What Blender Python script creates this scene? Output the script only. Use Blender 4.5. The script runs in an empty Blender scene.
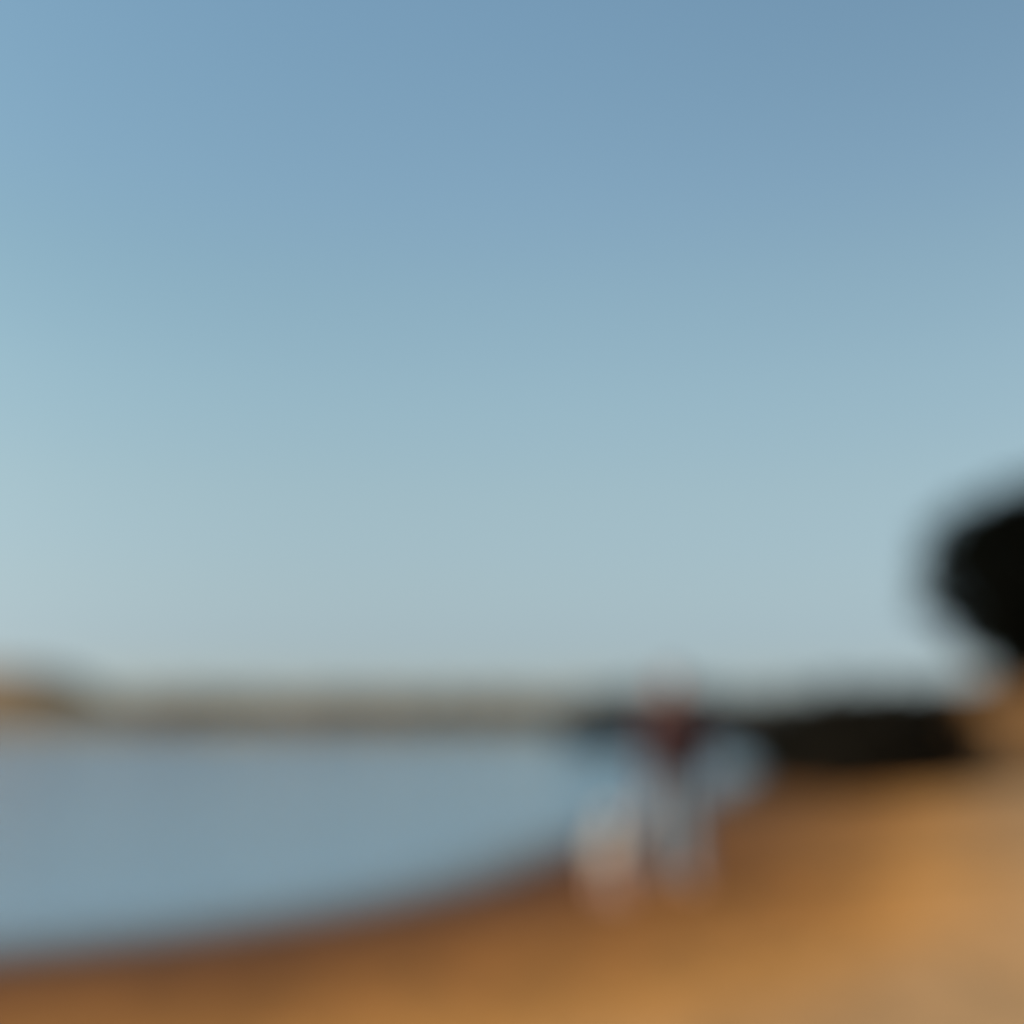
import bpy, bmesh, math, random
import numpy as np
from mathutils import Vector, Matrix

SHARP = False          # True = lens stopped right down (for checking shapes)
rng = np.random.default_rng(7)
random.seed(7)
scene = bpy.context.scene
C = scene.collection

# ------------------------------------------------------------------ camera geometry
CAM_H, PITCH, FPX = 1.35, math.radians(12.2), 995.0
CP, SP = math.cos(PITCH), math.sin(PITCH)
def ray(px, py):
    u, v = (px - 512) / FPX, (512 - py) / FPX
    return np.array([u, CP - v * SP, SP + v * CP])
def at(px, py, Y):                  # point seen at a pixel, at depth Y
    d = ray(px, py); t = Y / d[1]
    return Vector((d[0] * t, Y, CAM_H + d[2] * t))
def on_level(px, py, z=0.0):
    d = ray(px, py); t = (z - CAM_H) / d[2]
    return (d[0] * t, d[1] * t)

# ------------------------------------------------------------------ helpers
def link(o, parent=None):
    C.objects.link(o)
    if parent: o.parent = parent
    return o
def tag(o, label=None, cat=None, group=None, kind=None):
    for k, v in (('label', label), ('category', cat), ('group', group), ('kind', kind)):
        if v: o[k] = v
    return o
def empty(name, loc):
    o = bpy.data.objects.new(name, None); o.location = loc; o.empty_display_size = .2
    return link(o)
def np_mesh(name, V, F, mat, parent=None, smooth=False):
    V = np.asarray(V, dtype=np.float32); F = np.asarray(F, dtype=np.int32)
    me = bpy.data.meshes.new(name)
    n = F.shape[1]
    me.vertices.add(len(V)); me.vertices.foreach_set('co', V.ravel())
    me.loops.add(F.size); me.loops.foreach_set('vertex_index', F.ravel())
    me.polygons.add(len(F)); me.polygons.foreach_set('loop_start', np.arange(len(F), dtype=np.int32) * n)
    me.polygons.foreach_set('loop_total', np.full(len(F), n, dtype=np.int32))
    me.polygons.foreach_set('use_smooth', np.full(len(F), smooth))
    me.update(calc_edges=True); me.validate()
    me.materials.append(mat)
    return link(bpy.data.objects.new(name, me), parent)
def bm_obj(name, bm, mat, parent=None, smooth=True):
    bmesh.ops.recalc_face_normals(bm, faces=bm.faces)
    me = bpy.data.meshes.new(name); bm.to_mesh(me); bm.free()
    for p in me.polygons: p.use_smooth = smooth
    me.materials.append(mat)
    return link(bpy.data.objects.new(name, me), parent)
def bake(o):
    bpy.context.view_layer.update()
    dg = bpy.context.evaluated_depsgraph_get()
    me = bpy.data.meshes.new_from_object(o.evaluated_get(dg))
    old = o.data; o.modifiers.clear(); o.data = me
    for p in me.polygons: p.use_smooth = True
    bpy.data.meshes.remove(old)
    return o

class N:                                # small node helper
    def __init__(s, name):
        s.m = bpy.data.materials.new(name); s.m.use_nodes = True
        s.t = s.m.node_tree; s.b = s.t.nodes['Principled BSDF']
    def add(s, kind, **kw):
        n = s.t.nodes.new(kind)
        for k, v in kw.items():
            if k in n.inputs: n.inputs[k].default_value = v
            else: setattr(n, k, v)
        return n
    def ln(s, a, b): s.t.links.new(a, b)
    def ramp(s, fac, stops):
        r = s.add('ShaderNodeValToRGB'); e = r.color_ramp.elements
        while len(e) < len(stops): e.new(.5)
        for el, (p, c) in zip(e, stops): el.position = p; el.color = (*c, 1) if len(c) == 3 else c
        s.ln(fac, r.inputs[0]); return r.outputs[0]
    def noise(s, scale, detail=4, vec=None, rough=.6):
        n = s.add('ShaderNodeTexNoise'); n.inputs['Scale'].default_value = scale
        n.inputs['Detail'].default_value = detail; n.inputs['Roughness'].default_value = rough
        if vec is not None: s.ln(vec, n.inputs['Vector'])
        return n.outputs['Fac']
    def mix(s, f, a, b, mode='MIX'):
        n = s.add('ShaderNodeMix', data_type='RGBA', blend_type=mode)
        for sock, v in ((n.inputs[0], f), (n.inputs[6], a), (n.inputs[7], b)):
            if hasattr(v, 'links'): s.ln(v, sock)
            else: sock.default_value = v if not isinstance(v, tuple) else (*v, 1)
        return n.outputs[2]
    def bump(s, h, strength, dist, prev=None):
        n = s.add('ShaderNodeBump'); n.inputs['Strength'].default_value = strength
        n.inputs['Distance'].default_value = dist; s.ln(h, n.inputs['Height'])
        if prev is not None: s.ln(prev, n.inputs['Normal'])
        return n.outputs[0]

def simple(name, c1, c2, scale, rough=.8, bump=0, bd=.002):
    n = N(name); tc = n.add('ShaderNodeTexCoord').outputs['Object']
    f = n.noise(scale, 5, tc)
    n.ln(n.ramp(f, [(.35, c1), (.65, c2)]), n.b.inputs['Base Color'])
    n.b.inputs['Roughness'].default_value = rough
    n.b.inputs['Specular IOR Level'].default_value = .3
    if bump: n.ln(n.bump(f, bump, bd), n.b.inputs['Normal'])
    return n.m

# ------------------------------------------------------------------ materials
def sand_material():
    n = N('sand')
    tc = n.add('ShaderNodeTexCoord').outputs['Object']
    at_ = n.add('ShaderNodeAttribute', attribute_name='shore').outputs['Fac']
    wob = n.noise(.8, 5, tc)
    ad = n.add('ShaderNodeMath', operation='MULTIPLY_ADD'); n.ln(wob, ad.inputs[0]); ad.inputs[1].default_value = .16; n.ln(at_, ad.inputs[2])
    sb = n.add('ShaderNodeMath', operation='SUBTRACT'); n.ln(ad.outputs[0], sb.inputs[0]); sb.inputs[1].default_value = .08
    base = n.ramp(sb.outputs[0], SAND_STOPS)
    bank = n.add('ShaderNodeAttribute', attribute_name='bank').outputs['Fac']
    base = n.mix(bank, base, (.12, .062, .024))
    patch = n.ramp(n.noise(.45, 6, tc), [(.3, (.80, .79, .78)), (.7, (1.12, 1.10, 1.08))])
    grain = n.ramp(n.noise(160, 3, tc), [(.25, (.72, .70, .68)), (.75, (1.2, 1.2, 1.2))])
    col = n.mix(1.0, n.mix(1.0, base, patch, 'MULTIPLY'), grain, 'MULTIPLY')
    bits = n.add('ShaderNodeTexVoronoi', feature='F1'); bits.inputs['Scale'].default_value = 26; n.ln(tc, bits.inputs['Vector'])
    bm_ = n.ramp(bits.outputs['Distance'], [(.06, (1, 1, 1)), (.10, (0, 0, 0))])
    thin = n.ramp(n.noise(3.1, 4, tc), [(.52, (0, 0, 0)), (.62, (1, 1, 1))])
    col = n.mix(n.mix(1.0, bm_, thin, 'MULTIPLY'), col, (.09, .055, .03))
    n.ln(col, n.b.inputs['Base Color'])
    n.ln(n.ramp(sb.outputs[0], [(.0, (.6,)*3), (.04, (.75,)*3), (.15, (.95,)*3)]), n.b.inputs['Roughness'])
    n.b.inputs['Specular IOR Level'].default_value = .12
    b1 = n.bump(n.noise(2.2, 5, tc), .6, .10)
    v = n.add('ShaderNodeTexVoronoi', feature='SMOOTH_F1'); v.inputs['Scale'].default_value = 3.2; n.ln(tc, v.inputs['Vector'])
    b2 = n.bump(v.outputs['Distance'], .5, .06, b1)
    b3 = n.bump(n.noise(90, 4, tc), .35, .006, b2)
    n.ln(b3, n.b.inputs['Normal'])
    return n.m
SAND_STOPS = [(.0, (.045, .015, .004)), (.08, (.10, .032, .006)), (.20, (.21, .078, .017)), (.30, (.34, .14, .033)), (.37, (.50, .225, .06)), (.45, (.46, .25, .11)), (.6, (.50, .305, .155)), (1.0, (.47, .285, .135))]
M_sand = sand_material()

def water_material():
    n = N('lake_water')
    tc = n.add('ShaderNodeTexCoord').outputs['Object']
    mp = n.add('ShaderNodeMapping'); mp.inputs['Scale'].default_value = (1.0, 1.7, 1); mp.inputs['Rotation'].default_value = (0, 0, .25); n.ln(tc, mp.inputs[0])
    v = mp.outputs[0]
    b1 = n.bump(n.noise(1.1, 5, v), .8, .10)
    b2 = n.bump(n.noise(6.5, 5, v), .7, .028, b1)
    n.ln(b2, n.b.inputs['Normal'])
    xx = n.add('ShaderNodeSeparateXYZ'); n.ln(tc, xx.inputs[0])
    mr = n.add('ShaderNodeMapRange'); n.ln(xx.outputs['X'], mr.inputs[0]); mr.inputs[1].default_value = -14; mr.inputs[2].default_value = 5
    off = n.add('ShaderNodeAttribute', attribute_name='offshore').outputs['Fac']
    deep = (n.ramp(mr.outputs[0], [(0, (.145, .235, .345)), (1, (.26, .40, .50))]))
    n.ln(n.mix(n.ramp(off, [(.02, (0, 0, 0)), (.40, (1, 1, 1))]), (.07, .034, .014), deep), n.b.inputs['Base Color'])
    n.ln(n.ramp(off, [(.0, (.12,)*3), (.3, (.5,)*3)]), n.b.inputs['Specular IOR Level'])
    n.b.inputs['Roughness'].default_value = .10
    n.b.inputs['IOR'].default_value = 1.33
    return n.m
M_water = water_material()

def leaf_material(name, dark, mid):
    n = N(name); tc = n.add('ShaderNodeTexCoord').outputs['Object']
    gi = n.add('ShaderNodeNewGeometry').outputs['Random Per Island']
    a = n.ramp(gi, [(.0, dark), (1.0, mid)])
    cl = n.ramp(n.noise(.9, 3, tc), [(.35, (.55,)*3), (.65, (1.25,)*3)])
    n.ln(n.mix(1.0, a, cl, 'MULTIPLY'), n.b.inputs['Base Color'])
    n.b.inputs['Roughness'].default_value = .8; n.b.inputs['Specular IOR Level'].default_value = .08
    return n.m
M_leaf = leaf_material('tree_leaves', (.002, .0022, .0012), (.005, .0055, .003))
M_bush = leaf_material('bush_leaves', (.013, .011, .008), (.030, .025, .017))
M_spit = leaf_material('hazed_scrub_leaves', (.036, .044, .050), (.085, .097, .105))  # distance haze painted into the leaf colour, paler and bluer than the foliage
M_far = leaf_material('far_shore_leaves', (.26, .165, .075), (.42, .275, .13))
M_bark = simple('bark', (.012, .010, .008), (.04, .032, .024), 9, .95, .8, .02)
M_farland = simple('far_shore_earth', (.18, .125, .06), (.26, .19, .095), .05, .95)
M_hill = simple('hill_earth', (.22, .125, .06), (.33, .19, .095), .06, .95, .6, .5)
M_skin = simple('skin', (.42, .20, .125), (.50, .26, .17), 14, .5, .05)
M_skin_pale = simple('toddler_skin', (.58, .34, .25), (.64, .40, .30), 14, .5, .05)
M_hair = simple('brown_hair', (.07, .035, .02), (.14, .075, .045), 60, .5, .5, .004)
M_shirt = simple('maroon_cotton', (.068, .030, .029), (.11, .050, .046), 25, .9, .3, .006)
M_jeans = simple('faded_denim', (.16, .21, .26), (.26, .32, .38), 40, .9, .3, .006)
M_white = simple('white_cotton', (.52, .46, .41), (.60, .53, .47), 25, .9, .25, .004)
M_pink = simple('pale_pink_cotton', (.58, .36, .29), (.66, .43, .35), 25, .9, .25, .004)
M_eye = simple('eye_white', (.70, .68, .66), (.78, .76, .74), 30, .25)
M_iris = simple('brown_iris', (.02, .012, .008), (.05, .03, .02), 80, .2)
M_lips = simple('lips', (.36, .11, .09), (.42, .14, .12), 40, .45)

# ------------------------------------------------------------------ shoreline and beach
near_pix = [(0, 960), (100, 949), (200, 937), (300, 923), (400, 905), (470, 889), (520, 873), (560, 855), (610, 838), (660, 822), (700, 806), (735, 792), (765, 778)]
near = [on_level(*p) for p in near_pix]
ctrl = [(-3000, -900), (-300, -95), (-60, -18), (-22, -5), (-9, 2.6)] + near + [(12.5, 40), (17.5, 50), (22, 60), (20, 66), (14, 70), (8, 71.5), (3.4, 76), (5.5, 84), (16, 90), (45, 100), (120, 130), (600, 220), (3000, 500)]
def catmull(P, k=6):
    P = [np.array(p, float) for p in P]; out = []
    for i in range(1, len(P) - 2):
        a, b, c, d = P[i - 1:i + 3]
        ta, tb, tc_ = [max(np.linalg.norm(q - p), 1e-6) ** .5 for p, q in ((a, b), (b, c), (c, d))]
        m1 = tb * ((b - a) / ta - (c - a) / (ta + tb) + (c - b) / tb)
        m2 = tb * ((c - b) / tb - (d - b) / (tb + tc_) + (d - c) / tc_)
        for j in range(k):
            t = j / k
            out.append((2*t**3 - 3*t**2 + 1) * b + (t**3 - 2*t**2 + t) * m1 + (-2*t**3 + 3*t**2) * c + (t**3 - t**2) * m2)
    return [P[0]] + out + [P[-2], P[-1]]
shore = np.array(catmull(ctrl))
poly = np.vstack([shore, [[3000, -3500], [-3000, -3500]]])
def signed(X, Y):
    P = np.stack([X.ravel(), Y.ravel()], 1); d = np.full(len(P), 1e9)
    for a, b in zip(shore[:-1], shore[1:]):
        ab = b - a; t = np.clip(((P - a) @ ab) / max(ab @ ab, 1e-9), 0, 1)
        d = np.minimum(d, np.hypot(*(P - a - t[:, None] * ab).T))
    ins = np.zeros(len(P), bool)
    for a, b in zip(poly, np.roll(poly, -1, 0)):
        c = (a[1] > P[:, 1]) != (b[1] > P[:, 1])
        with np.errstate(divide='ignore', invalid='ignore'):
            xi = a[0] + (P[:, 1] - a[1]) * (b[0] - a[0]) / (b[1] - a[1])
        ins ^= c & (P[:, 0] < xi)
    return np.where(ins, d, -d).reshape(X.shape)
def sst(a, b, x):
    t = np.clip((x - a) / (b - a), 0, 1); return t * t * (3 - 2 * t)
def lumps(X, Y):
    z = 0
    for fx, fy, ph, am in ((.7, .4, 0, .012), (-.5, .9, 2, .012), (1.9, 1.1, 1, .007), (1.3, -2.2, 4, .007), (4.1, 3.2, .5, .003), (-3.5, 5.1, 3, .003)):
        z = z + am * np.sin(fx * X + fy * Y + ph)
    return z
def height(X, Y, d=None):
    X = np.asarray(X, float); Y = np.asarray(Y, float)
    if d is None: d = signed(X, Y)
    dp = np.clip(d, 0, None)
    z = .34 * (1 - np.exp(-dp / 3.6)) + .16 * (1 - np.exp(-dp / 25))
    z = np.where(d < 0, np.maximum(.11 * d, -1.4), z) + lumps(X, Y) * sst(0, 1.2, d)
    bx = X - .03 * (Y - 28) + .35 * np.sin(Y * .8)
    z = z + 2.4 * sst(12.4, 15.4, bx) * sst(19, 27, Y) * (1 - sst(42, 56, Y)) * sst(0, 3, d)
    z = z + .45 * sst(4, 16, Y) * sst(2, 9, X) * (1 - sst(45, 60, Y)) * sst(.5, 5, d) * .3
    return z
def axis(lo, hi, c0, c1, fine):
    inner = np.arange(c0, c1 + 1e-6, fine)
    def grow(L):
        s, out, x = fine, [], 0
        while x < L: s *= 1.09; x += s; out.append(x)
        out[-1] = L; return np.array(out)
    return np.concatenate([(c0 - grow(c0 - lo))[::-1], inner, c1 + grow(hi - c1)])
ax, ay = axis(-3000, 3000, -5, 8, .10), axis(-1500, 3000, 2, 16, .10)
GX, GY = np.meshgrid(ax, ay)
D = signed(GX, GY); Z = height(GX, GY, D)
V = np.stack([GX, GY, Z], -1).reshape(-1, 3)
ny, nx = GX.shape
I = np.arange(ny * nx).reshape(ny, nx)
F = np.stack([I[:-1, :-1], I[:-1, 1:], I[1:, 1:], I[1:, :-1]], -1).reshape(-1, 4)
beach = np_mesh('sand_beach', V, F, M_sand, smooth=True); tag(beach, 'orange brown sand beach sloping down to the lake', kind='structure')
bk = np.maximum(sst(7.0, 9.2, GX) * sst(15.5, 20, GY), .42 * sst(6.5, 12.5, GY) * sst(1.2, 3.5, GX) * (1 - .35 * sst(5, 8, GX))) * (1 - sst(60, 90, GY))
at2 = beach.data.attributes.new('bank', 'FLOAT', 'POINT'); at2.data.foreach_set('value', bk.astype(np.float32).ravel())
att = beach.data.attributes.new('shore', 'FLOAT', 'POINT')
att.data.foreach_set('value', np.clip(D / 10, 0, 1).astype(np.float32).ravel())

def ground_at(px, py):
    d = ray(px, py); t = np.linspace(3, 60, 4000)
    p = np.array([0, 0, CAM_H]) + t[:, None] * d
    h = height(p[:, 0], p[:, 1]); k = np.argmax(p[:, 2] < h)
    return Vector(p[k])

# water
wx, wy = axis(-7000, 7000, -5, 8, .14), axis(-3000, 9000, 4, 16, .14)
WX, WY = np.meshgrid(wx, wy); WD = signed(WX, WY)
ny, nx = WX.shape; I = np.arange(ny * nx).reshape(ny, nx)
F = np.stack([I[:-1, :-1], I[:-1, 1:], I[1:, 1:], I[1:, :-1]], -1).reshape(-1, 4)
w = np_mesh('lake_water', np.stack([WX, WY, 0 * WX], -1).reshape(-1, 3), F, M_water, smooth=True); tag(w, 'calm blue grey lake water', kind='structure')
att = w.data.attributes.new('offshore', 'FLOAT', 'POINT'); att.data.foreach_set('value', np.clip(-WD / 3, 0, 1).astype(np.float32).ravel())

# far shore: low land + brown hill
fx = np.linspace(-1500, 1500, 500); fy = np.concatenate([np.linspace(252, 330, 30), np.linspace(345, 2600, 20)])
X, Y = np.meshgrid(fx, fy)
edge = 262 + 6 * np.sin(X * .013) + 3 * np.sin(X * .05 + 1)
Zf = -1 + 3.6 * sst(-6, 10, Y - edge) + 2.2 * sst(10, 80, Y - edge) + .5 * np.sin(X * .07) * sst(0, 20, Y - edge)
ny, nx = X.shape; I = np.arange(ny * nx).reshape(ny, nx)
F = np.stack([I[:-1, :-1], I[:-1, 1:], I[1:, 1:], I[1:, :-1]], -1).reshape(-1, 4)
o = np_mesh('far_shore', np.stack([X, Y, Zf], -1).reshape(-1, 3), F, M_farland, smooth=True); tag(o, 'low tan land along the far side of the lake', kind='structure')
hx = np.linspace(-330, -60, 140); hy = np.linspace(262, 420, 80)
X, Y = np.meshgrid(hx, hy)
prof = 20.0 * np.exp(-np.clip(X + 158, 0, None) ** 2 / (2 * 20 ** 2)) * (1 - .35 * sst(-150, -320, X))
Zh = -2 + (prof + 2) * np.exp(-((Y - 325) / 38) ** 4) + .9 * np.sin(X * .11 + Y * .05) * (prof / 18) + .5 * np.sin(X * .31 - Y * .2) * (prof / 18)
ny, nx = X.shape; I = np.arange(ny * nx).reshape(ny, nx)
F = np.stack([I[:-1, :-1], I[:-1, 1:], I[1:, 1:], I[1:, :-1]], -1).reshape(-1, 4)
o = np_mesh('hill', np.stack([X, Y, Zh], -1).reshape(-1, 3), F, M_hill, smooth=True); tag(o, 'bare brown hill above the far shore at the left', kind='structure')

# ------------------------------------------------------------------ foliage
def leaves(P, size, flat=.0):
    n = len(P)
    a = rng.normal(size=(n, 3)); a /= np.linalg.norm(a, axis=1)[:, None]
    b = rng.normal(size=(n, 3)); b -= (b * a).sum(1)[:, None] * a; b /= np.linalg.norm(b, axis=1)[:, None]
    s = size * rng.uniform(.6, 1.4, n)[:, None]
    V = np.stack([P + a * s, P + b * s * .45, P - a * s, P - b * s * .45], 1).reshape(-1, 3)
    return V, np.arange(4 * n).reshape(n, 4)
def clumped(cen, rad, n_cl, per, cl_r, shape=None, low=-.75):
    """leaf points in clumps scattered through a squashed, uneven ball"""
    pts, cc = [], []
    while len(cc) < n_cl:
        q = rng.uniform(-1, 1, 3); r = np.linalg.norm(q)
        if r > 1 or r < .35 or q[2] < low: continue
        if shape is not None and not shape(q): continue
        cc.append(q * rad + cen)
    for c in cc:
        k = int(per * rng.uniform(.5, 1.4)); rr = cl_r * rng.uniform(.6, 1.35)
        q = rng.normal(size=(k, 3)); q /= np.linalg.norm(q, axis=1)[:, None]
        pts.append(c + q * rr * rng.uniform(.2, 1, (k, 1)) ** .6 * np.array([1.15, 1.15, .75]))
    return np.vstack(pts), cc
def limb(bm, pts, radii, n=10):
    rings = []
    for i, p in enumerate(pts):
        p = Vector(p); t = (Vector(pts[min(i + 1, len(pts) - 1)]) - Vector(pts[max(i - 1, 0)])).normalized()
        s = t.cross(Vector((0, 1, 0.1))).normalized(); u = s.cross(t)
        rings.append([bm.verts.new(p + (s * math.cos(a) + u * math.sin(a)) * radii[i] * (1 + .12 * math.sin(3 * a + i))) for a in [2 * math.pi * k / n for k in range(n)]])
    for r0, r1 in zip(rings, rings[1:]):
        for k in range(n): bm.faces.new((r0[k], r0[(k + 1) % n], r1[(k + 1) % n], r1[k]))
    bm.faces.new(rings[0]); bm.faces.new(rings[-1])

# the dark tree on the bank at the right
ty = 30.0
tb = at(1040, 700, ty); tb.z = float(height([[tb.x]], [[ty]])[0, 0]) - .15
troot = empty('tree', tb); tag(troot, 'dark dense tree on the sandy bank, its crown cut by the frame edge', 'tree')
cc_w = at(1060, 590, ty)
cen = np.array(cc_w - tb)
rad = np.array([3.9, 3.6, 3.35])
def wedge(q):        # narrows downward like an inverted cone
    return q[2] > -.05 or math.hypot(q[0], q[1]) < 1.0 + .66 * (q[2] + .05)
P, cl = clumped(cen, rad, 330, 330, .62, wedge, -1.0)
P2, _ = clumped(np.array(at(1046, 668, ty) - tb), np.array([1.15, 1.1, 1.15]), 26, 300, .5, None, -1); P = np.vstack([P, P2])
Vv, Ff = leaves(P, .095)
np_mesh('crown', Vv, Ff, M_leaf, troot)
bm = bmesh.new()
top = cen + np.array([0, 0, .6])
tr = [(0, 0, 0), (-.12, 0, .7), (-.18, .05, 1.4), (-.05, 0, 2.3), tuple(np.array(cen) * (.75, .75, .75)), tuple(top)]
limb(bm, tr, [.34, .27, .24, .19, .13, .04])
for k in range(11):
    c = cl[k * 7]; st = Vector(tr[2]).lerp(Vector(tr[4]), random.random()); en = Vector(c); md = st.lerp(en, .5) + Vector((0, 0, -.25))
    limb(bm, [st, md, en], [.11, .07, .02], 7)
bm_obj('trunk', bm, M_bark, troot)

# dark bushes along the upper beach, left of the bank
def bush(px, py, w_, h_, n_cl=60, per=170):
    g = ground_at(px, py); x, Y, z = g.x, g.y, g.z - .05
    r = empty('bush', (x, Y, z))
    tag(r, 'low dense nearly black bush in the row at the top of the sand', 'bush', 'dark bushes along the top of the sand')
    P, cl = clumped(np.array([0, 0, h_ * .42]), np.array([w_ * .5, w_ * .42, h_ * .52]), n_cl, per, .30, None, -.95)
    P[:, 2] = np.maximum(P[:, 2], .02)
    Vv, Ff = leaves(P, .06)
    np_mesh('foliage', Vv, Ff, M_bush, r)
    bm = bmesh.new()
    for k in range(7):
        en = Vector(cl[k * 5]); limb(bm, [(random.uniform(-.15, .15), random.uniform(-.1, .1), 0), en * .5 + Vector((0, 0, .1)), en], [.045, .03, .012], 6)
    bm_obj('stem', bm, M_bark, r)
for a in [(780, 783, 1.5, 1.85), (820, 789, 1.6, 2.0), (860, 792, 1.65, 2.0), (902, 790, 1.6, 1.95), (945, 786, 1.5, 1.85)]:
    bush(*a)

# scrub on the point behind the people, far enough off to read as one mass
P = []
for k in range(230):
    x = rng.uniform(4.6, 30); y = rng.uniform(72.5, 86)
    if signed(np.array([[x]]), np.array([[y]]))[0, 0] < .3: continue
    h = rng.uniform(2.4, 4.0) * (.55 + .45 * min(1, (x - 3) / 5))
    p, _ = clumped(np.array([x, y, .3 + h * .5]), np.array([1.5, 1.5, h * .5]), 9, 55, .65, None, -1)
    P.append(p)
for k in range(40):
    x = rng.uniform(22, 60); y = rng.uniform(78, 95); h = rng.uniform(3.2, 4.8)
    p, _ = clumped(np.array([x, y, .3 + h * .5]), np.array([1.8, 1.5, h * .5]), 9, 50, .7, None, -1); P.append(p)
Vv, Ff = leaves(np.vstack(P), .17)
tag(np_mesh('waterside_scrub', Vv, Ff, M_spit), 'haze-greyed dark green scrub on the low point across the water', 'scrub', kind='stuff')
# far woods
P = []
for k in range(1500):
    x = rng.uniform(-150, 330); y = 268 + 6 * math.sin(x * .013) + rng.uniform(4, 40); h = rng.uniform(6.5, 9.8)
    if x < -104 + rng.uniform(-4, 4): continue
    p, _ = clumped(np.array([x, y, 2.6 + h * .42]), np.array([4.0, 3, h * .5]), 7, 26, 1.5, None, -1); P.append(p)
Vv, Ff = leaves(np.vstack(P), .55)
tag(np_mesh('distant_woods', Vv, Ff, M_far), 'hazy olive tree line along the far shore', 'woods', kind='stuff')

# ------------------------------------------------------------------ people
def cap(bm, p0, p1, r0, r1, n=18):
    p0, p1 = Vector(p0), Vector(p1); t = p1 - p0; L = t.length
    t = t.normalized() if L > 1e-6 else Vector((0, 0, 1))
    s = t.orthogonal().normalized(); u = t.cross(s)
    rows = [(p0 - t * r0 * math.cos(a), r0 * math.sin(a)) for a in [math.pi / 2 * k / 5 for k in range(1, 6)]]
    rows += [(p1 + t * r1 * math.sin(a), r1 * math.cos(a)) for a in [math.pi / 2 * k / 5 for k in range(0, 5)]]
    rings = [[bm.verts.new(c + (s * math.cos(2*math.pi*k/n) + u * math.sin(2*math.pi*k/n)) * r) for k in range(n)] for c, r in rows]
    a, b = bm.verts.new(p0 - t * r0), bm.verts.new(p1 + t * r1)
    for q0, q1 in zip(rings, rings[1:]):
        for k in range(n): bm.faces.new((q0[k], q0[(k+1) % n], q1[(k+1) % n], q1[k]))
    for k in range(n):
        bm.faces.new((a, rings[0][(k+1) % n], rings[0][k])); bm.faces.new((b, rings[-1][k], rings[-1][(k+1) % n]))
def ell(bm, c, r, R=None):
    m = Matrix.Translation(Vector(c)) @ (R.to_4x4() if R else Matrix()) @ Matrix.Diagonal((*r, 1))
    bmesh.ops.create_uvsphere(bm, u_segments=24, v_segments=16, radius=1, matrix=m)
def fuse(name, bm, mat, parent, voxel, smooth=4, wrinkle=0, ws=.1):
    o = bm_obj(name, bm, mat, None)
    md = o.modifiers.new('r', 'REMESH'); md.mode = 'VOXEL'; md.voxel_size = voxel
    md = o.modifiers.new('s', 'SMOOTH'); md.iterations = smooth; md.factor = .5
    if wrinkle:
        tx = bpy.data.textures.new('folds', 'CLOUDS'); tx.noise_scale = ws; tx.noise_depth = 2
        md = o.modifiers.new('d', 'DISPLACE'); md.texture = tx; md.strength = wrinkle; md.mid_level = .5
    bake(o); o.parent = parent
    return o
def hand(bm, wrist, d, pn, th, s, curl):
    """d: along the hand, pn: the way the palm faces, th: thumb side; s: hand length"""
    d, pn, th = Vector(d).normalized(), Vector(pn).normalized(), Vector(th).normalized()
    w = Vector(wrist); pl = s * .52
    for k in range(4):
        off = th * (s * .17 - k * s * .115)
        cap(bm, w + off * .45, w + d * pl * .95 + off, s * .085, s * .07, 10)
    for k, L in enumerate((.40, .45, .42, .33)):
        b = w + d * pl + th * (s * .17 - k * s * .115); q = b; a = curl * .5
        for j, fr in enumerate((.45, .32, .23)):
            v = (d * math.cos(a) + pn * math.sin(a)).normalized()
            e = q + v * s * L * fr * 1.15; cap(bm, q, e, s * (.05 - .005 * j), s * (.045 - .006 * j), 9); q = e; a += curl * .55
    b = w + d * s * .12 + th * s * .16
    m = b + (d * .62 + th * .72 + pn * .3).normalized() * s * .22
    cap(bm, b, m, s * .075, s * .058, 10)
    cap(bm, m, m + (d * .88 + th * .2 + pn * .5).normalized() * s * .22, s * .056, s * .042, 10)
def head(bm, c, H, R):
    """head of height H centred at c, looking along R @ -Y"""
    c = Vector(c); q = lambda *v: c + R @ (Vector(v) * H)
    ell(bm, q(0, .06, .10), (.335 * H, .40 * H, .38 * H), R)                 # skull
    ell(bm, q(0, -.10, -.12), (.27 * H, .27 * H, .34 * H), R)                # face
    ell(bm, q(0, -.19, -.39), (.12 * H, .11 * H, .09 * H), R)                # chin
    cap(bm, q(-.2, .0, -.26), q(-.06, -.18, -.40), .09 * H, .075 * H); cap(bm, q(.2, .0, -.26), q(.06, -.18, -.40), .09 * H, .075 * H)
    cap(bm, q(0, -.335, .02), q(0, -.43, -.13), .032 * H, .052 * H)          # nose
    for s in (-1, 1):
        ell(bm, q(.045 * s, -.395, -.145), (.035 * H, .04 * H, .03 * H), R)
        cap(bm, q(.07 * s, -.325, .075), q(.19 * s, -.27, .07), .035 * H, .03 * H)   # brow ridge
        ell(bm, q(.335 * s, .04, -.03), (.035 * H, .075 * H, .12 * H), R)    # ears
        ell(bm, q(.15 * s, -.25, -.12), (.09 * H, .08 * H, .08 * H), R)      # cheeks
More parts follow.
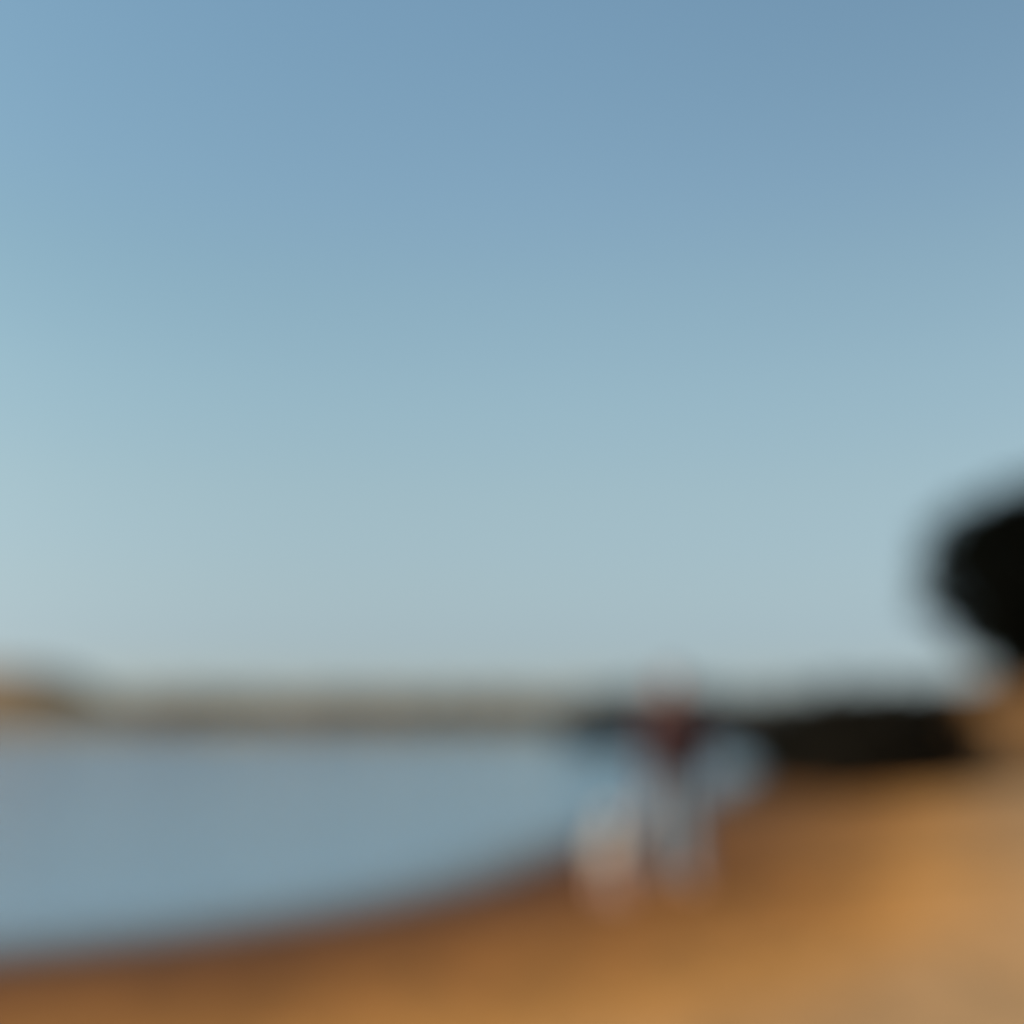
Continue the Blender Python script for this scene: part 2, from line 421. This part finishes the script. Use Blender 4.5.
def face_bits(c, H, R, parent, hair, lids=True):
    c = Vector(c); q = lambda *v: c + R @ (Vector(v) * H)
    for s in (-1, 1):
        bm = bmesh.new(); ell(bm, q(.13 * s, -.290, .005), (.048 * H, .045 * H, .024 * H), R); e = bm_obj('eye', bm, M_eye, parent)
        bm = bmesh.new(); ell(bm, q(.13 * s, -.322, .004), (.022 * H, .018 * H, .024 * H), R); bm_obj('iris', bm, M_iris, e)
        bm = bmesh.new(); cap(bm, q(.07 * s, -.358, .095), q(.19 * s, -.305, .10), .013 * H, .010 * H, 8); bm_obj('eyebrow', bm, hair, parent)
    bm = bmesh.new(); cap(bm, q(-.09, -.335, -.255), q(0, -.362, -.262), .013 * H, .024 * H, 8); cap(bm, q(0, -.362, -.262), q(.09, -.335, -.255), .024 * H, .013 * H, 8)
    bm_obj('mouth', bm, M_lips, parent)
def hair_cap(c, H, R, parent, mat, name='hair'):
    c = Vector(c); bm = bmesh.new()
    bmesh.ops.create_uvsphere(bm, u_segments=48, v_segments=32, radius=1)
    kill = [f for f in bm.faces if (lambda m: (m.y < -.10 and m.z < .46 - .25 * abs(m.x)) or m.z < -.62 or (m.y < .12 and m.z < .12))(f.calc_center_median())]
    bmesh.ops.delete(bm, geom=kill, context='FACES')
    for v in bm.verts:
        k = 1 + .035 * math.sin(9 * v.co.x + 5 * v.co.z) + .03 * math.sin(14 * v.co.y + 3 * v.co.x)
        v.co = c + R @ (Vector((v.co.x * .375 * k, .075 + v.co.y * .445 * k, .10 + v.co.z * .43 * k)) * H)
    o = bm_obj(name, bm, mat, None)
    md = o.modifiers.new('s', 'SOLIDIFY'); md.thickness = .05 * H; md.offset = -1
    md = o.modifiers.new('b', 'SUBSURF'); md.levels = 1
    bake(o); o.parent = parent
def foot(bm, ankle, d, s):
    a = Vector(ankle); d = Vector(d).normalized(); side = d.cross(Vector((0, 0, 1))); fl = s * .035
    heel = Vector((a.x, a.y, fl * 1.1)) - d * s * .05
    cap(bm, a, heel, s * .042, s * .038)
    for k in (-1, 0, 1):
        cap(bm, heel + side * k * s * .008, heel + d * s * .185 + side * k * s * .026 + Vector((0, 0, -.006 * s)), s * .036, s * .024, 10)
    cap(bm, a, heel + d * s * .13, s * .042, s * .025)
    for k in range(5):
        b = heel + d * s * (.195 - .006 * k) + side * s * (.036 - .018 * k); b.z = s * .016
        cap(bm, b, b + d * s * (.035 - .004 * k), s * (.015 - .0015 * k), s * (.012 - .0012 * k), 8)

def person(root, S, J, head_c, head_H, head_R, vox, mats, hat):
    """S: overall scale of girth; J: joints in metres from the root"""
    skin, top_m, leg_m, hair_m = mats
    g = J['girth']
    bm = bmesh.new()
    head(bm, head_c, head_H, head_R)
    cap(bm, J['neck'], Vector(head_c) + Vector((0, .03, -.22)) * head_H, g['neck'] * 1.1, g['neck'])
    for k in ('chest', 'belly', 'pelvis'): ell(bm, J[k], g[k])
    cap(bm, J['chest'], J['neck'], g['neck'] * 1.6, g['neck'] * 1.25)
    for s in 'LR':
        cap(bm, Vector(J['neck']) + Vector((0, 0, -.02 * S)), J['sh' + s], g['neck'] * 1.05, g['arm'][0] * 1.1)
        cap(bm, J['sh' + s], J['el' + s], g['arm'][0], g['arm'][1])
        cap(bm, J['el' + s], J['wr' + s], g['arm'][1] * 1.02, g['arm'][2])
        hd = J['hand' + s]
        cap(bm, J['wr' + s], Vector(J['wr' + s]) + Vector(hd[0]).normalized() * hd[3] * .2, g['arm'][2], g['arm'][2] * .95)
        hand(bm, Vector(J['wr' + s]) + Vector(hd[0]).normalized() * hd[3] * .08, *hd)
        cap(bm, J['hip' + s], J['kn' + s], g['leg'][0], g['leg'][1])
        kn, an = Vector(J['kn' + s]), Vector(J['an' + s]); cf = kn.lerp(an, .3) + Vector((0, .015 * S, 0))
        cap(bm, kn, cf, g['leg'][1] * .98, g['leg'][1] * 1.0); cap(bm, cf, an, g['leg'][1] * 1.0, g['leg'][2])
        foot(bm, J['an' + s], J['ft' + s], J['footlen'])
    body = fuse('body', bm, skin, root, vox, 3)
    e = g['cloth']
    bm = bmesh.new()                                                        # T-shirt
    gx = lambda k, a: tuple(x + a for x in g[k])
    ell(bm, J['chest'], gx('chest', e)); ell(bm, J['belly'], gx('belly', e * 1.6))
    pw, pd = max(g['pelvis'][0], Vector(J['hipL']).x + g['leg'][0]) + e * 1.9, g['pelvis'][1] + e * 1.9
    for dz in (.05, .02, -.01, -.04): ell(bm, Vector(J['pelvis']) + Vector((0, 0, dz * S)), (pw, pd, .055 * S))
    for s in 'LR':
        a, b = Vector(J['sh' + s]), Vector(J['el' + s])
        cap(bm, Vector(J['chest']) + Vector((0, 0, .08 * S)), a, g['arm'][0] * 1.3 + e, g['arm'][0] + e)
        cap(bm, a, a.lerp(b, J['sleeve']), g['arm'][0] + e, (g['arm'][0] + e) * .98)
        if J['sleeve'] == 1: cap(bm, b, b.lerp(Vector(J['wr' + s]), .9), g['arm'][0] + e * .9, g['arm'][2] + e)
        cap(bm, Vector(J['neck']) + Vector((0, 0, -.045 * S)), a, g['neck'] * 1.05 + e * .8, g['arm'][0] + e)
    fuse('shirt', bm, top_m, root, vox, 14, e * 1.1, .12 * S)
    bm = bmesh.new()                                                        # trousers
    ell(bm, J['pelvis'], gx('pelvis', e))
    for s in 'LR':
        kn, an = Vector(J['kn' + s]), Vector(J['an' + s])
        cap(bm, J['hip' + s], kn, g['leg'][0] + e, g['leg'][1] + e * 1.6); cap(bm, kn, kn.lerp(an, J['trouser']), g['leg'][1] + e * 1.6, g['leg'][1] + e * 1.1)
    fuse('trousers', bm, leg_m, root, vox, 9, e * 1.3, .10 * S)
    face_bits(head_c, head_H, head_R, root, hair_m)
    hair_cap(head_c, head_H, head_R, root, hair_m)
    if hat:
        bm = bmesh.new(); n = 40; H = head_H; rows = [(.0, .60), (.20, .585), (.33, .50), (.395, .36), (.41, .20), (.44, .13), (.56, .06), (.68, -.005), (.685, -.02), (.55, .045), (.42, .11)]
        rows = [(r, z + .02) for r, z in rows]; prev = None; cv = None
        for i, (r, z) in enumerate(rows):
            def pt(k):
                a = 2 * math.pi * k / n; wv = .02 * math.sin(5 * a) * max(0, (r - .4)) * 4
                return Vector(head_c) + head_R @ (Vector((r * math.cos(a) * .95, .06 + r * math.sin(a) * 1.08, z + wv)) * H)
            if i == 0: cv = bm.verts.new(pt(0)); continue
            ring = [bm.verts.new(pt(k)) for k in range(n)]
            for k in range(n):
                if prev is None: bm.faces.new((cv, ring[k], ring[(k + 1) % n]))
                else: bm.faces.new((prev[k], prev[(k + 1) % n], ring[(k + 1) % n], ring[k]))
            prev = ring
        bm_obj('sun_hat', bm, M_white, root)
    return body

A = ground_at(678, 884); B = ground_at(614, 899)
top = at(680, 672, A.y); HA = top.z - A.z; HB = at(613, 811, B.y).z - B.z
for q_ in ((512,1010),(850,820),(10,1015),(1000,800),(1000,900),(900,1010),(560,890),(800,900),(750,830)):
    g_ = ground_at(*q_); print('D', q_, g_, float(signed(np.array([[g_.x]]), np.array([[g_.y]]))[0, 0]))
print('ADULT', A, HA, 'TODDLER', B, HB)
Hpt = A + Vector((-.30, -.03, .66 * HA / 1.72 - .0))             # where the two hands meet
Hpt = Vector(((A.x * .52 + B.x * .48), (A.y + B.y) / 2, B.z + .60))
# adult, 1.72 m frame scaled to fit
k = HA / 1.72
def sc(p): return Vector(p) * k
h_loc = Hpt - A
wrR = h_loc + Vector((.03, .02, .10)) * k
shR = sc((-.160, .0, 1.395))
def elbow(sh, wr, a, b, hint):
    d = wr - sh; L = min(d.length, (a + b) * .995); x = (a * a - b * b + L * L) / (2 * L); h = math.sqrt(max(a * a - x * x, 0))
    n = d.normalized(); hn = (Vector(hint) - n * Vector(hint).dot(n)).normalized()
    return sh + n * x + hn * h
ra = person_root = empty('person', A)
tag(ra, 'adult in dark reddish brown top and blue grey trousers standing on the beach', 'person')
J = dict(neck=sc((0, .01, 1.475)), chest=sc((0, .0, 1.30)), belly=sc((0, .0, 1.10)), pelvis=sc((0, .0, .95)),
    shL=sc((.160, 0, 1.395)), elL=sc((.245, .04, 1.13)), wrL=sc((.255, -.05, .89)), handL=((.02, -.12, -1), (-1, -.1, 0), (-.1, -1, .12), .18 * k, .35),
    shR=shR, wrR=wrR, elR=elbow(shR, wrR, .285 * k, .255 * k, (-.6, .8, 0)), handR=(h_loc - wrR + Vector((0, 0, -.02)), (.3, -1, 0), (1, .3, 0), .18 * k, 1.0),
    hipL=sc((.085, 0, .90)), knL=sc((.10, -.06, .49)), anL=sc((.105, -.03, .085)), ftL=Vector((.18, -1, 0)),
    hipR=sc((-.085, 0, .90)), knR=sc((-.095, .00, .49)), anR=sc((-.10, .12, .085)), ftR=Vector((-.12, -1, 0)),
    footlen=1.0 * k, sleeve=1, trouser=.93,
    girth=dict(neck=.055 * k, chest=tuple(x * k for x in (.168, .115, .19)), belly=tuple(x * k for x in (.148, .11, .17)), pelvis=tuple(x * k for x in (.155, .115, .125)),
        arm=(.052 * k, .040 * k, .027 * k), leg=(.082 * k, .054 * k, .036 * k), cloth=.018 * k))
RA = Matrix.Rotation(math.radians(-18), 3, 'Z') @ Matrix.Rotation(math.radians(14), 3, 'X')
person(ra, 1.0, J, sc((-.01, -.03, 1.598)), .235 * k, RA, .0055, (M_skin, M_shirt, M_jeans, M_hair), False)

# toddler, 0.76 m frame
k = HB / .80
rb = empty('person', B)
tag(rb, 'small child in pale pink and white clothes beside the adult near the water', 'person')
hb = Hpt - B
shL = sc((.088, 0, .545)); wrL = hb + Vector((-.015, 0, -.045)) * k
J = dict(neck=sc((0, .01, .575)), chest=sc((0, .0, .49)), belly=sc((0, -.01, .40)), pelvis=sc((0, .0, .335)),
    shL=shL, wrL=wrL, elL=elbow(shL, wrL, .115 * k, .105 * k, (.8, .3, -.4)), handL=(hb - wrL, (0, -1, .1), (-.5, -.4, .3), .095 * k, .9),
    shR=sc((-.088, 0, .545)), elR=sc((-.135, .01, .445)), wrR=sc((-.155, -.04, .355)), handR=((-.1, -.25, -1), (1, 0, -.1), (.1, -1, .2), .095 * k, .5),
    hipL=sc((.05, 0, .31)), knL=sc((.06, -.035, .18)), anL=sc((.062, -.02, .04)), ftL=Vector((.25, -1, 0)),
    hipR=sc((-.05, 0, .31)), knR=sc((-.062, .0, .18)), anR=sc((-.064, .045, .04)), ftR=Vector((-.25, -1, 0)),
    footlen=.55 * k, sleeve=1, trouser=.85,
    girth=dict(neck=.034 * k, chest=tuple(x * k for x in (.085, .07, .095)), belly=tuple(x * k for x in (.083, .078, .09)), pelvis=tuple(x * k for x in (.086, .078, .07)),
        arm=(.030 * k, .025 * k, .019 * k), leg=(.050 * k, .038 * k, .026 * k), cloth=.022 * k))
RB = Matrix.Rotation(math.radians(8), 3, 'Z') @ Matrix.Rotation(math.radians(4), 3, 'X')
person(rb, .5, J, sc((0, -.01, .685)), .185 * k, RB, .0035, (M_skin_pale, M_white, M_pink, M_hair), True)

# ------------------------------------------------------------------ light
SUN_EL = math.radians(27); sdir = Vector((-.92, -.12, 0)).normalized()
to_sun = Vector((sdir.x * math.cos(SUN_EL), sdir.y * math.cos(SUN_EL), math.sin(SUN_EL)))
sl = bpy.data.lights.new('sun', 'SUN'); sl.energy = 4.4; sl.angle = math.radians(.53); sl.color = (1, .88, .70)
so = link(bpy.data.objects.new('sun', sl)); so.rotation_euler = to_sun.to_track_quat('Z', 'Y').to_euler()
wd = bpy.data.worlds.new('World'); scene.world = wd; wd.use_nodes = True
nt = wd.node_tree; bg = nt.nodes['Background']
sky = nt.nodes.new('ShaderNodeTexSky'); sky.sky_type = 'NISHITA'; sky.sun_disc = False
sky.sun_elevation = SUN_EL; sky.sun_rotation = math.atan2(sdir.x, sdir.y)
sky.altitude = 0; sky.air_density = 1.0; sky.dust_density = 1.0; sky.ozone_density = 1.0
# tint of the sky by height above the horizon (a slightly hazy, cyan leaning day)
def lin(c): c /= 255; return c / 12.92 if c < .04045 else ((c + .055) / 1.055) ** 2.4
have = {5: (80, 100, 128), 100: (83, 104, 132), 200: (88, 109, 137), 300: (94, 116, 145), 400: (104, 127, 154), 500: (119, 143, 165), 600: (142, 163, 173), 650: (157, 171, 166), 700: (160, 168, 155)}
want = {5: (121, 157, 185), 100: (126, 162, 188), 200: (134, 168, 192), 300: (143, 176, 196), 400: (153, 184, 199), 500: (162, 189, 198), 600: (166, 188, 195), 650: (163, 182, 189), 700: (162, 180, 187)}
tcw = nt.nodes.new('ShaderNodeTexCoord'); sx = nt.nodes.new('ShaderNodeSeparateXYZ'); nt.links.new(tcw.outputs['Generated'], sx.inputs[0])
rp = nt.nodes.new('ShaderNodeValToRGB'); nt.links.new(sx.outputs['Z'], rp.inputs[0]); el = rp.color_ramp.elements
GAIN = 2.8
stops = []
for y in sorted(have, reverse=True):
    d = ray(512, y); stops.append((d[2] / np.linalg.norm(d), [lin(w_) / lin(h_) / GAIN for w_, h_ in zip(want[y], have[y])]))
while len(el) < len(stops): el.new(.5)
for e_, (p_, c_) in zip(el, stops): e_.position = float(p_); e_.color = (*c_, 1)
mul = nt.nodes.new('ShaderNodeMix'); mul.data_type = 'RGBA'; mul.blend_type = 'MULTIPLY'; mul.inputs[0].default_value = 1
nt.links.new(sky.outputs[0], mul.inputs[6]); nt.links.new(rp.outputs[0], mul.inputs[7])
rx = nt.nodes.new('ShaderNodeMapRange'); nt.links.new(sx.outputs['X'], rx.inputs[0])
for i_, v_ in ((1, -1.), (2, 1.), (3, 0.), (4, 1.)): rx.inputs[i_].default_value = v_
rp2 = nt.nodes.new('ShaderNodeValToRGB'); rp2.color_ramp.interpolation = 'B_SPLINE'; nt.links.new(rx.outputs[0], rp2.inputs[0]); e2 = rp2.color_ramp.elements
while len(e2) < 3: e2.new(.5)
for e_, (p_, c_) in zip(e2, [(.25, (.62, .70, .73)), (.5, (1, 1, 1)), (.73, (.97, .97, .98))]): e_.position = p_; e_.color = (*c_, 1)
mul2 = nt.nodes.new('ShaderNodeMix'); mul2.data_type = 'RGBA'; mul2.blend_type = 'MULTIPLY'; mul2.inputs[0].default_value = 1
rz = nt.nodes.new('ShaderNodeMapRange'); nt.links.new(sx.outputs['Z'], rz.inputs[0])
for i_, v_ in ((1, 0.), (2, .42), (3, 0.), (4, 1.)): rz.inputs[i_].default_value = v_
nt.links.new(rz.outputs[0], mul2.inputs[0]); nt.links.new(mul.outputs[2], mul2.inputs[6]); nt.links.new(rp2.outputs[0], mul2.inputs[7])
rp3 = nt.nodes.new('ShaderNodeValToRGB'); rp3.color_ramp.interpolation = 'B_SPLINE'; nt.links.new(rx.outputs[0], rp3.inputs[0]); e3 = rp3.color_ramp.elements
while len(e3) < 5: e3.new(.5)
for e_, (p_, c_) in zip(e3, [(.0, (1, 1, 1)), (.4, (1, 1, 1)), (.52, (1, 1, 1)), (.64, (.93, .93, .93)), (.76, (.85, .84, .84))]): e_.position = p_; e_.color = (*c_, 1)
mul3 = nt.nodes.new('ShaderNodeMix'); mul3.data_type = 'RGBA'; mul3.blend_type = 'MULTIPLY'; mul3.inputs[0].default_value = 1
nt.links.new(mul2.outputs[2], mul3.inputs[6]); nt.links.new(rp3.outputs[0], mul3.inputs[7])
nt.links.new(mul3.outputs[2], bg.inputs[0]); bg.inputs[1].default_value = .093 * GAIN

# ------------------------------------------------------------------ camera: focused far too close, so everything is soft
cam = bpy.data.cameras.new('camera'); co = link(bpy.data.objects.new('camera', cam)); scene.camera = co
co.location = (0, 0, CAM_H); co.rotation_euler = (math.radians(90) + PITCH, 0, 0)
cam.sensor_width = 36; cam.lens = 36 * FPX / 1024; cam.clip_start = .02; cam.clip_end = 20000
if not SHARP:
    cam.dof.use_dof = True; cam.dof.focus_distance = .42; cam.dof.aperture_fstop = 1.15; cam.dof.aperture_blades = 0
scene.view_settings.view_transform = 'Standard'; scene.view_settings.look = 'None'; scene.view_settings.exposure = 0
scene.render.engine = 'CYCLES'; scene.cycles.use_denoising = True
scene.cycles.max_bounces = 6
